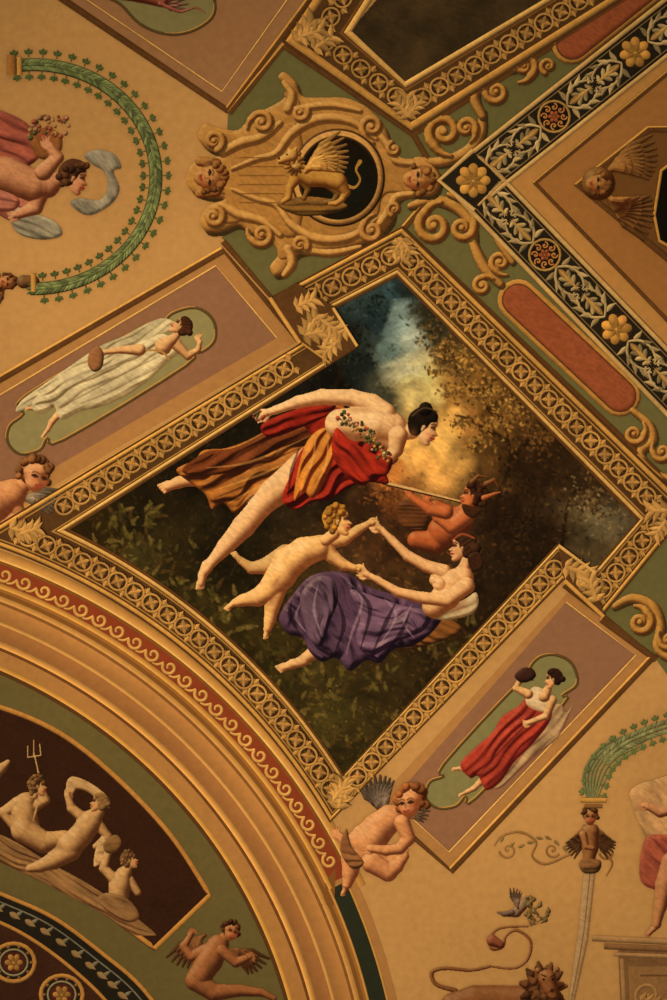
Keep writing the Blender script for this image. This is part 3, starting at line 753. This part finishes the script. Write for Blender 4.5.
cluster(432,335,16,18,160,[(76,62,32),(44,38,22),(110,86,46)]);cluster(590,500,36,26,300,[(90,66,34),(50,34,18),(128,106,68)]);cluster(350,345,26,30,260,[(18,18,12),(28,32,22),(40,48,38)])
cluster(375,300,22,14,120,[(22,28,22),(36,50,46),(46,62,58)])
cluster(520,530,40,60,400,[(36,23,11),(56,36,17),(26,18,9)])
cluster(385,495,22,12,160,[(110,60,26),(76,42,20),(140,84,38)])
def fern(x,y,a,L,col):
    F.st([(x,y),(x+math.cos(a)*L*.5,y+math.sin(a)*L*.5),(x+math.cos(a+.3)*L,y+math.sin(a+.3)*L)],[1.2,.9,.5],col,.6)
    for k in range(8):
        t=.2+.1*k;g=rr.uniform(.8,1.15)
        for sd in (-1,1): dab(x+math.cos(a+.3*t)*L*t,y+math.sin(a+.3*t)*L*t,L*.28*(1.1-t),2.,a+sd*.9,[v*g for v in col],.6)
for i in range(260):
    x,y=[(rr.uniform(100,200),rr.uniform(545,600)),(rr.uniform(200,330),rr.uniform(630,720)),(rr.uniform(300,400),rr.uniform(670,750)),(rr.uniform(420,500),rr.uniform(610,660)),(rr.uniform(90,160),rr.uniform(510,560)),(rr.uniform(170,240),rr.uniform(590,640))][i%6]
    if bc(x,y) is None: continue
    fern(x,y,rr.uniform(-2.8,-.3),rr.uniform(7,18),[(88,74,30),(64,55,22),(102,82,36),(70,50,22)][rr.randint(4)])
F.H[:]=0
F.done('landscape_painting',.003,mat=M_can)

# -- satyr
SR=(176,88,44)
F=Fig(375,470,510,560)
F.cloth([(400,502),(422,498),(430,512),(424,530),(404,528),(396,514)],(96,54,26),(44,24,12),freq=1,amp=1.4)
F.body([[(444,532,17),(458,522,15),(468,508,8)],[(446,514,10),(436,508,8)],[(436,542,12),(416,540,9)]],SR,(70,30,16))
F.body([[(466,516,9),(452,527,7),(438,518,5.2),(430,506,4)]]+hand(429,504,12,-1.8),(196,104,54),(90,42,22))
F.body([[(446,512,7.5),(430,510,5.5),(416,500,4),(411,496,3)]]+hand(411,497,11,-1.6),(190,98,50),(90,42,22))
headp(F,473,496,14,.12,-1,(200,110,58),(60,32,16),curly=True)
F.body([[(486,484,3),(494,480,2.2),(498,486,1)]],(120,70,36));F.body([[(472,482,2.6),(478,476,2),(487,477,1)]],(120,70,36))
F.cloth([(462,504),(465,514),(474,518),(482,510),(474,507)],(66,36,18),(30,16,8),amp=.8,rnd=3)
F.body([[(484,498,3),(494,494,1.6),(500,492,.8)]],(180,96,50))
F.st([(384,483),(420,492),(460,502)],[4.6,3.6,2.4],(50,26,14));F.st([(384,482),(420,491),(460,501)],[3.2,2.4,1.6],(206,160,98))
F.done('satyr',.0045,mat=M_can)

# -- reclining woman
F=Fig(260,515,490,690)
PU=(86,58,76);PS=(22,13,22)
F.cloth([(420,600),(450,618),(462,630),(440,642),(400,650),(380,640)],(136,82,36),(46,25,13),ang=.3,amp=2)
F.body([[(330,640,12),(312,654,7),(300,661,4.5)]]+foot(300,662,26,2.95,-1),SK)
F.cloth([(438,606),(412,598),(386,592),(364,584),(350,574),(330,571),(310,576),(296,590),(284,606),(279,620),(288,634),(302,638),(310,652),(322,662),(336,658),(350,671),(366,660),(380,663),(394,649),(412,646),(430,634),(442,618)],PU,PS,ang=.9,freq=.22,amp=6,rnd=9,warp=18,seed=9,hi=.3)
F.cloth([(350,590),(376,597),(404,606),(430,612),(424,630),(396,642),(370,656),(356,640),(360,616)],(112,80,98),(32,18,30),ang=.2,freq=.24,amp=5,rnd=7,warp=16,seed=21,hi=.4)
F.cloth([(306,586),(320,576),(334,580),(338,600),(330,622),(322,646),(310,640),(304,620),(300,600)],(106,78,92),(22,13,22),ang=1.3,freq=.3,amp=4,rnd=6,warp=12,seed=5,hi=.45)
for ln in ([(346,580),(362,600),(352,632),(346,655)],[(384,598),(396,616),(380,644)],[(412,604),(404,622),(414,638)],[(318,584),(314,610),(322,636)],[(300,604),(296,618),(306,632)]): F.st(ln,[.6,3,.6],(176,146,152),.45)
for ln in ([(352,586),(370,608),(360,650)],[(336,596),(344,624),(334,655)],[(396,602),(386,622),(372,654)],[(292,600),(290,616),(300,634)],[(410,612),(400,634),(388,648)]): F.st(ln,[.6,4.5,.6],(16,9,16),.55)
F.cloth([(462,600),(476,592),(478,606),(468,616),(440,620),(430,612)],(196,170,124),(110,80,50),ang=-.5,amp=1.2,rnd=4)
RW=(230,174,114)
F.body([[(434,606,12),(446,596,14),(454,584,15),(462,578,12)],[(446,588,10),(436,580,7)],[(456,580,9),(464,568,6),(466,560,5)],
        [(444,572,8),(426,566,6.2),(408,556,5.4),(392,540,4),(382,530,3)]]+hand(382,530,15,-2.6),RW,SKS)
F.body([[(439,584,6.5)]],(232,180,122),(184,124,74),bl=6);F.body([[(447,595,6.5)]],(232,180,122),(184,124,74),bl=6)
F.soft(458,606,12,7,-.6,(130,74,40),.5);F.soft(460,590,8,10,0,(150,90,50),.35)
F.body([[(466,586,9),(448,600,7.2),(424,598,6),(398,592,4.8),(378,580,3.6),(370,576,3)]]+hand(370,576,15,-2.7),RW,SKS)
F.body([[(434,582,.9)]],(190,110,80),flat=True)
headp(F,462,548,14,.05,-1,(222,162,106),(66,38,22),bun=(-.95,.0,.42))
F.cloth([(468,556),(478,552),(484,564),(476,572),(470,568)],(60,34,20),(24,13,8),ang=1.2,amp=1,rnd=3)
F.st([(452,540),(462,534),(474,538)],1.6,(150,70,40))
F.done('reclining_woman',.006,mat=M_can)

# -- dancing woman
F=Fig(140,375,460,600)
OR=(168,98,36);OS=(50,22,10)
F.body([[(245,470,12),(212,482,8),(190,481,5)]]+foot(188,480,32,2.95,-1),SK,SKS)
F.cloth([(176,470),(194,460),(204,450),(226,448),(252,438),(282,420),(306,410),(340,404),(352,430),(334,470),(306,486),(276,498),(252,500),(236,514),(224,504),(212,510),(206,496),(192,484)],OR,OS,ang=-.38,freq=.22,amp=5.5,rnd=8,warp=12,seed=4,hi=.2)
F.cloth([(206,452),(240,446),(300,414),(330,408),(322,432),(280,448),(238,470),(200,476),(182,470)],(108,52,22),(40,17,9),ang=-.45,freq=.3,amp=3.6,rnd=5,warp=8,seed=14,hi=.1)
for ln in ([(205,468),(250,462),(310,436)],[(215,490),(262,474),(316,450)],[(228,504),(260,486),(300,470)]): F.st(ln,[.6,2.6,.6],(222,162,80),.45)
for ln in ([(200,474),(250,468),(300,448)],[(215,498),(255,482),(300,462)]): F.st(ln,[.6,3,.6],(44,18,9),.5)
F.body([[(332,450,20),(304,470,18),(274,493,14.5),(260,507,11.6),(244,526,11.8),(226,546,8.8),(211,563,5.4),(206,570,5.2)]]+foot(205,568,24,1.95,-1),(232,178,118),SKS,bl=7)
F.soft(262,514,9,6,-.8,(150,92,52),.4);F.soft(252,500,7,5,-.8,(248,208,156),.4);F.soft(276,506,16,5,-.85,(128,72,38),.45);F.soft(236,548,16,4,-.9,(128,72,38),.45)
F.cloth([(300,418),(322,406),(346,410),(368,420),(392,444),(398,460),(386,470),(388,484),(364,482),(346,490),(328,500),(312,502),(296,510),(282,500),(290,476),(300,452),(312,438)],(156,38,22),(44,8,8),ang=-.8,freq=.2,amp=5.5,rnd=7,warp=14,seed=31,hi=.12)
F.cloth([(308,440),(326,428),(336,446),(328,474),(314,498),(304,492),(294,500),(298,470)],(198,118,40),(92,34,14),ang=-1.1,freq=.28,amp=4,rnd=5,warp=9,seed=6,hi=.3)
F.cloth([(262,424),(300,408),(334,402),(330,414),(300,428),(270,438)],(146,34,20),(50,9,8),ang=-.35,freq=.35,amp=3,rnd=4,seed=8,hi=.1)
for ln in ([(316,436),(312,462),(300,494)],[(328,436),(326,464),(312,492)]): F.st(ln,[.6,2.2,.6],(238,176,84),.45)
for ln in ([(340,440),(346,464),(334,492)],[(300,446),(292,470),(288,496)],[(380,452),(372,470),(352,484)]): F.st(ln,[.6,4,.6],(40,8,8),.55)
F.body([[(340,424,15),(358,424,17),(376,424,18),(392,428,15),(402,432,9),(412,432,7.5)],[(384,414,12),(372,404,10),(352,398,8.6),(322,397,7.8),(298,402,6.2),(276,410,4.3),(270,412,3.8)],[(380,436,10),(390,444,6)]]+hand(270,412,17,2.85,1,.2,.2),(238,188,128),(134,80,44),bl=7)
F.soft(362,410,16,3.5,.1,(160,102,60),.5);F.soft(370,418,12,8,.2,(250,214,164),.4);F.soft(384,442,10,6,.6,(150,92,54),.5);F.soft(344,436,10,8,.2,(140,82,46),.5);F.soft(394,424,3,10,.2,(164,104,60),.45);F.soft(322,403,20,2.5,0,(140,84,46),.45)
F.body([[(398,436,10),(396,450,7.2),(386,462,5.8),(372,464,4.4)]]+hand(372,464,14,3.0),(232,180,120),SKS)
F.cloth([(336,428),(350,440),(374,454),(392,458),(388,474),(374,478),(362,486),(344,474),(332,452)],(164,42,24),(46,8,8),ang=.7,freq=.24,amp=4.5,rnd=6,seed=77,hi=.15)
for i in range(110):
    t=rr.rand();x=340+t*48+rr.normal()*3.;y=416+t*42-12*math.sin(t*pi)+8*math.sin(t*pi)+rr.normal()*3.5
    F.body([[(x,y,rr.uniform(.9,2.2))]],[(190,84,58),(206,164,114),(84,88,44),(58,60,30),(196,146,70),(70,76,36)][rr.randint(6)],bl=1,hi=.1)
headp(F,424,427,17,.42,1,(232,178,120),(30,20,13),bun=(-.35,-1.0,.42))
F.st([(412,416),(424,408),(438,412)],1.4,(110,80,50),.6);F.soft(413,434,5,7,0,(140,84,48),.5)
for i in range(18): F.body([[(258+rr.normal()*4,417+rr.normal()*3,rr.uniform(1.2,2.2))]],[(160,64,46),(96,90,44),(180,120,86)][i%3],bl=1)
F.done('dancing_woman',.0075,mat=M_can)

# -- child
F=Fig(222,498,385,645)
CS=(238,180,106)
F.body([[(328,542,8),(344,540,6),(358,530,5),(368,524,3.6)]]+hand(368,524,12,-.2),[c*.92 for c in CS],SKS)
F.body([[(286,556,12),(266,566,8.5),(252,568,6),(243,562,4)]]+foot(244,563,17,-2.5,1),[c*.85 for c in CS],SKS)
F.body([[(318,548,13),(304,552,15),(288,564,16),(282,575,15)],[(280,577,15),(268,591,11.5),(258,597,9.4),(244,600,6.2),(238,602,4.8)],[(278,590,9),(272,608,7.5),(270,620,6),(268,628,4.4)],
   [(322,544,9),(332,556,7),(344,565,5.6),(354,568,3.8)]]+foot(238,600,17,2.6,-1)+foot(268,626,14,1.9,-1)+hand(354,568,12,.3),CS,SKS,bl=6)
F.soft(276,582,3,10,.6,(150,88,48),.5);F.soft(312,562,14,4,-.5,(150,88,48),.4);F.soft(300,546,12,6,-.4,(254,216,158),.45);F.soft(278,566,8,7,0,(254,216,158),.4);F.soft(272,600,10,4,-.9,(140,80,44),.5)
F.body([[(326,540,6),(334,534,6)]],CS,SKS)
headp(F,338,521,15,.0,1,CS,(184,124,44),curly=True)
F.done('curly_haired_child',.009,mat=M_can)

# ================ corner putti =================
F=Fig(325,760,450,900)
WG=(112,92,74)
feather_wing(F,388,812,44,-2.2,1,WG,8,1.1)
feather_wing(F,402,816,30,-.3,1,(130,102,76),5,.7)
PS_=(212,142,86);PSS=(104,54,30)
F.body([[(368,850,13),(352,858,11),(350,872,8),(347,884,5)],]+foot(347,884,13,2.1,-1),PS_,PSS)
F.body([[(390,818,14),(378,828,16),(368,842,17)],[(366,850,14),(384,864,11),(396,858,8),(402,852,6)],[(378,822,10),(360,832,7),(346,844,5),(340,836,4)]]+hand(338,838,12,-2.0),PS_,PSS,bl=6)
F.soft(376,846,6,10,.7,(120,64,34),.4);F.soft(370,832,8,8,0,(240,180,120),.35)
F.body([[(372,862,11),(388,872,9),(396,866,7)],[(396,866,7),(404,856,5)]]+foot(402,858,12,-1.2),PS_,PSS)
F.body([[(402,822,8),(408,838,7),(400,848,5.6),(386,850,5),(372,848,4)]]+hand(374,848,12,3.1),PS_,PSS)
headf(F,412,800,17,-.15,-.9,(220,152,96),(150,86,42),down=.08)
F.cloth([(346,828),(352,846),(364,862),(352,868),(340,850)],(140,88,50),amp=1,rnd=3)
F.done('winged_putto',.0115)
F=Fig(-40,440,75,530)
feather_wing(F,22,500,42,-.15,1,(140,120,92),7,.8)
F.body([[(-30,515,22),(-6,502,20),(12,494,15),(22,486,9)],[(10,500,10),(20,514,7),(4,522,5)]]+hand(4,522,12,3),(212,142,86),PSS,bl=6)
headf(F,34,474,18,.25,.9,(220,152,98),(140,88,46),down=.08)
F.done('winged_putto.001',.0115)
F=Fig(160,905,285,1000)
BR=(154,94,52)
feather_wing(F,205,935,44,2.5,-1,(110,68,36),7,.9);feather_wing(F,226,950,44,.25,1,(110,68,36),6,.7)
F.body([[(200,975,12),(210,960,13),(218,945,11),(224,938,6)],[(196,980,11),(214,992,9),(240,990,6),(262,992,4),(274,998,3)],[(206,950,7),(192,956,5),(184,946,4),(190,936,3)]]+hand(190,936,10,-1),BR,(66,34,18))
F.body([[(222,950,6),(236,962,5),(246,958,3.6)]]+hand(246,958,10,-.3),BR,(66,34,18))
headf(F,231,930,10,.3,.5,(180,116,68),(80,46,24));F.done('winged_putto.002',.008)

F=Fig(-20,735,180,935)
TR=(190,142,86);TS=(78,45,24)
F.cloth([(-20,830),(10,838),(50,862),(90,884),(130,912),(158,936),(140,938),(100,912),(50,886),(0,862),(-20,856)],(140,100,58),TS,ang=.5,freq=.7,amp=3,rnd=4)
F.cloth([(66,786),(72,776),(90,782),(108,796),(110,808),(100,802),(88,792),(76,790),(72,802)],(190,148,94),TS,ang=.4,amp=1,rnd=3)
F.body([[(28,828,13),(24,812,13),(26,802,10),(34,796,5)],[(34,806,7),(46,800,4.5),(42,790,4)],[(18,804,8),(4,812,5.4),(14,826,4.4)]]+hand(14,826,10,.4),TR,TS)
TC=(176,134,82)
F.st([(28,838),(40,790),(34,752)],1.8,TC);F.st([(28,756),(28,746)],1.6,TC);F.st([(34,756),(34,740)],1.6,TC);F.st([(41,754),(40,744)],1.6,TC);F.st([(28,757),(41,755)],1.6,TC)
headp(F,38,786,10,.0,1,TR,(120,84,46),curly=True)
F.body([[(24,830,13),(44,842,11),(64,838,8),(74,850,5),(60,862,4)]],TR,TS)
F.body([[(70,846,13),(82,834,12),(90,822,12),(98,812,7)],[(70,850,12),(54,860,9),(40,866,6),(30,868,4)],[(84,818,6),(72,808,4.6),(68,796,3.4)],[(98,824,6),(108,836,4.4),(96,846,3.4)]]+hand(68,796,9,-1.4),TR,TS)
for q in ((30,820,6,8,.3),(84,838,7,8,-.6),(56,846,10,4,.2)): F.soft(*q,(90,54,28),.35)
headp(F,99,803,9.5,.2,-1,TR,(130,92,50),bun=(-1,-.1,.3))
F.cloth([(96,848),(104,836),(110,850),(104,862),(94,866)],(190,148,96),TS,amp=1,rnd=3)
F.body([[(118,902,10),(120,886,11),(124,874,8),(128,868,5)],[(114,878,6),(104,868,4.6),(108,854,4)],[(130,880,5),(138,892,4)]]+hand(108,854,11,-1.1),TR,TS)
F.cloth([(104,842),(116,834),(122,842),(116,852),(106,852)],(120,84,46),TS,amp=.8,rnd=3)
headp(F,130,860,9,-.2,1,TR,(120,84,46),curly=True)
F.cloth([(98,898),(110,892),(130,900),(140,916),(128,922),(108,912)],(140,100,58),TS,ang=.5,amp=2,rnd=4)
F.done('triton_group',.0075)
F=Fig(-40,740,14,800);F.body([[(-10,778,9),(2,768,5),(8,762,3)]],TR,TS);F.done('sea_nymph',.0075)

# ================ pendentive ornaments ===========
o=Orn('ornamental_scrollwork',.005)
BRN=(136,90,46)
o.ribbon([(494,846),(502,836),(520,832),(536,842),(532,856),(545,864),(566,856),(578,850)],[1.5,2,2.5,2,2,2.5,2,1],(146,102,56))
o.vol(508,850,9,3.,-1.2,2,(146,102,56));o.vol(552,850,8,.5,1.2,2,(146,102,56));o.vol(607,852,8,3,-1.2,2,BRN)
o.ribbon([(600,850),(612,862),(606,876)],[2,2,1],BRN)
for i in range(8): o.leaf(500+i*9,842+6*math.sin(i),8,3,-1+i*.3,(130,104,60))
o.done()
o=Orn('laurel_wreath.001',.005)
W=cr([(592,798),(600,768),(618,748),(645,734),(675,725),(720,722)],False,8)
for i in range(-3,4): 
    o.ribbon([(592+i*1.5,798),(596+i*4,770+abs(i)),(612+i*3,752+i*2),(645,738+i*3)],[2.5,3,3,1.5],(118+i*4,114+i*2,70))
for x,y,a in walk(W[10:],4.5,False):
    for sd in (-1,0,1): o.leaf(x-math.sin(a)*sd*3,y+math.cos(a)*sd*3,9,4.2,a+sd*.45,jit((124,122,76),.85,1.15))
for x,y,a in walk(W,11,False,4):
    for sd in (-1,1):
        nx,ny=-math.sin(a)*sd,math.cos(a)*sd
        o.ribbon([(x+nx*6,y+ny*6),(x+nx*12,y+ny*12)],1,(94,102,56),smooth=False)
        for k in (-1,0,1): o.leaf(x+nx*10,y+ny*10,5.,3.8,math.atan2(ny,nx)+k*.95,(98,106,58))
o.ribbon([(580,800),(606,800)],5,GOLD,smooth=False);o.ribbon([(584,806),(602,806)],4,BRN,smooth=False)
o.done()
F=Fig(560,795,625,1001)
F.cloth([(584,866),(596,866),(588,940),(574,1003),(568,1003),(578,930)],(178,142,96),(130,92,54),amp=0,rnd=4,smooth=False);F.st([(590,870),(583,935),(571,1000)],1,(124,86,50))
feather_wing(F,584,826,34,1.9,1,(112,74,42),6,.6);feather_wing(F,596,826,34,1.2,-1,(112,74,42),6,.6)
F.body([[(590,832,9),(590,848,8),(588,862,6)]],(150,98,54));F.body([[(583,834,4),(586,846,3),(592,848,2.4)]],(170,112,64));F.cloth([(580,860),(600,860),(598,872),(582,872)],(130,86,46),amp=1)
headf(F,590,816,9,0,0,(176,118,70),(90,54,28));F.done('winged_herm',.007)
F=Fig(480,875,560,975)
F.st([(528,926),(500,928),(490,938),(492,948),(502,946),(506,936),(516,930),(530,940),(528,958),(514,968),(490,966)],[2,2.4,3,4,4,2,3,3,3,2.5,2],(136,84,48),tube=True)
F.body([[(522,906,5),(516,912,5),(508,914,3)],[(524,902,3.6),(527,898,2.6)]],(140,108,82));feather_wing(F,518,908,22,-1.9,1,(110,84,62),5,.7);F.body([[(512,912,3),(504,914,2.4),(497,912,1)]],(110,84,66))
F.st([(527,898),(532,900)],[2,.6],(90,50,24));F.body([[(526,898,.7)]],(30,20,10),flat=True)
for k in range(12):
    x,y=522+random.uniform(4,28),902+random.uniform(0,24);F.st([(530,926),(x,y)],.9,(110,80,42));F.body([[(x,y,1),(x+random.uniform(-5,5),y-3,2),(x+random.uniform(-5,5),y-7,.7)]],(118,96,52),bl=1)
F.body([[(492,940,6),(500,944,4)]],(150,84,54));F.done('bird_on_scroll',.007)
F=Fig(420,930,580,1075)
LB=(134,82,44)
F.st([(455,990),(436,984),(432,972),(446,968),(470,970),(490,966)],[5,4,4,3.6,3.4,3],LB,tube=True)
F.body([[(454,1006,14),(475,1000,15),(500,1000,15),(522,1004,19)],[(456,1014,11),(448,1034,7),(452,1052,5)],[(474,1014,9),(470,1036,6),(474,1052,5)],[(524,1016,9),(526,1038,6),(530,1054,5)],[(536,1014,8),(542,1038,6),(546,1054,5)]],LB)
for i in range(70):
    a=i*2.4;q=6+(i%5)*4;F.body([[(543+q*math.cos(a)*.8,988+q*math.sin(a)*.9,4.5),(543+(q+5)*math.cos(a)*.85,988+(q+7)*math.sin(a)*.9,2)]],jit(LB,.6,.95),bl=1,hi=.1)
F.body([[(547,978,9),(550,988,7.5),(553,996,5.5)],[(538,970,3.)],[(557,969,2.8)]],(152,96,52))
for sd in (-1,1): F.body([[(548+sd*4.5,979,1.2)]],(30,16,8),flat=True);F.st([(548+sd*2.5,976),(548+sd*7,974)],1.3,(60,34,16))
F.body([[(552,990,2.2)]],(60,32,16),flat=True);F.st([(546,996),(552,998),(558,996)],1.3,(60,32,16));F.done('painted_lion',.007)
o=Orn('painted_pedestal',.005)
o.poly([(618,950),(720,950),(720,1080),(624,1080)],(124,86,50));o.poly([(628,966),(720,966),(720,1080),(632,1080)],(144,102,58))
o.ribbon([(592,938),(720,944)],6,(168,124,76),smooth=False);o.ribbon([(604,946),(720,951)],6,(134,92,54),smooth=False);o.ribbon([(614,954),(720,958)],4,(168,124,76),smooth=False)
o.ribbon([(622,958),(628,1080)],5,(160,116,70),smooth=False);o.ribbon([(640,975),(700,975)],2,(110,74,40),smooth=False)
o.vol(648,995,14,2,1.3,4,(164,120,68));o.acanthus(640,1000,26,.3,(160,114,62));o.done()
F=Fig(615,755,720,945)
F.cloth([(630,790),(650,780),(700,776),(700,860),(676,850),(652,846),(640,826),(632,806)],(196,146,92),(140,92,54),ang=.9,freq=.3,amp=3)
F.cloth([(644,840),(662,834),(700,840),(700,900),(664,892),(640,880)],(168,84,58),(96,40,28),ang=1.,freq=.3,amp=3.4)
F.body([[(672,862,11),(664,884,9),(660,906,6.5),(656,924,4.4)]]+foot(656,926,15,2.5,-1),(194,130,80));F.body([[(690,862,11),(686,890,8),(684,918,5)]],(194,130,80))
F.body([[(690,810,16),(684,836,15)],[(680,806,7),(660,812,5),(648,806,4)]]+hand(648,806,11,3.3),(200,136,86))
headf(F,690,786,13,0,-.6,(204,140,90),(120,70,36));F.done('painted_muse',.008)

# ================ lights / world / camera =============
w=bpy.data.worlds.new('world');bpy.context.scene.world=w;w.use_nodes=True
bg=w.node_tree.nodes['Background'];bg.inputs[0].default_value=(1,.89,.73,1);bg.inputs[1].default_value=.48
def spot(name,px,py,zz,tx,ty,P,size,col):
    l=bpy.data.lights.new(name,'SPOT');l.energy=P;l.spot_size=math.radians(size);l.spot_blend=1.;l.color=col;l.shadow_soft_size=.35
    ob=bpy.data.objects.new(name,l);bpy.context.collection.objects.link(ob)
    a=wp([(px,py)],0)[0];ob.location=(a[0],a[1],zz)
    from mathutils import Vector
    b=wp([(tx,ty)],0)[0];d=Vector(b)-ob.location;ob.rotation_euler=d.to_track_quat('-Z','Y').to_euler()
spot('added_uplight',60,700,1.2,290,570,1400,58,(1,.84,.60))  # added unseen spot that brightens the middle of the ceiling from below
cam=bpy.data.cameras.new('camera');cam.sensor_fit='VERTICAL';cam.sensor_height=36;cam.lens=50;cam.clip_end=100
co=bpy.data.objects.new('camera',cam);bpy.context.collection.objects.link(co)
co.location=(0,0,ZC-5.0*50/36);co.rotation_euler=(0,pi,0)
bpy.context.scene.camera=co
try:
    bpy.context.scene.view_settings.view_transform='Standard'
except Exception as e: print(e)
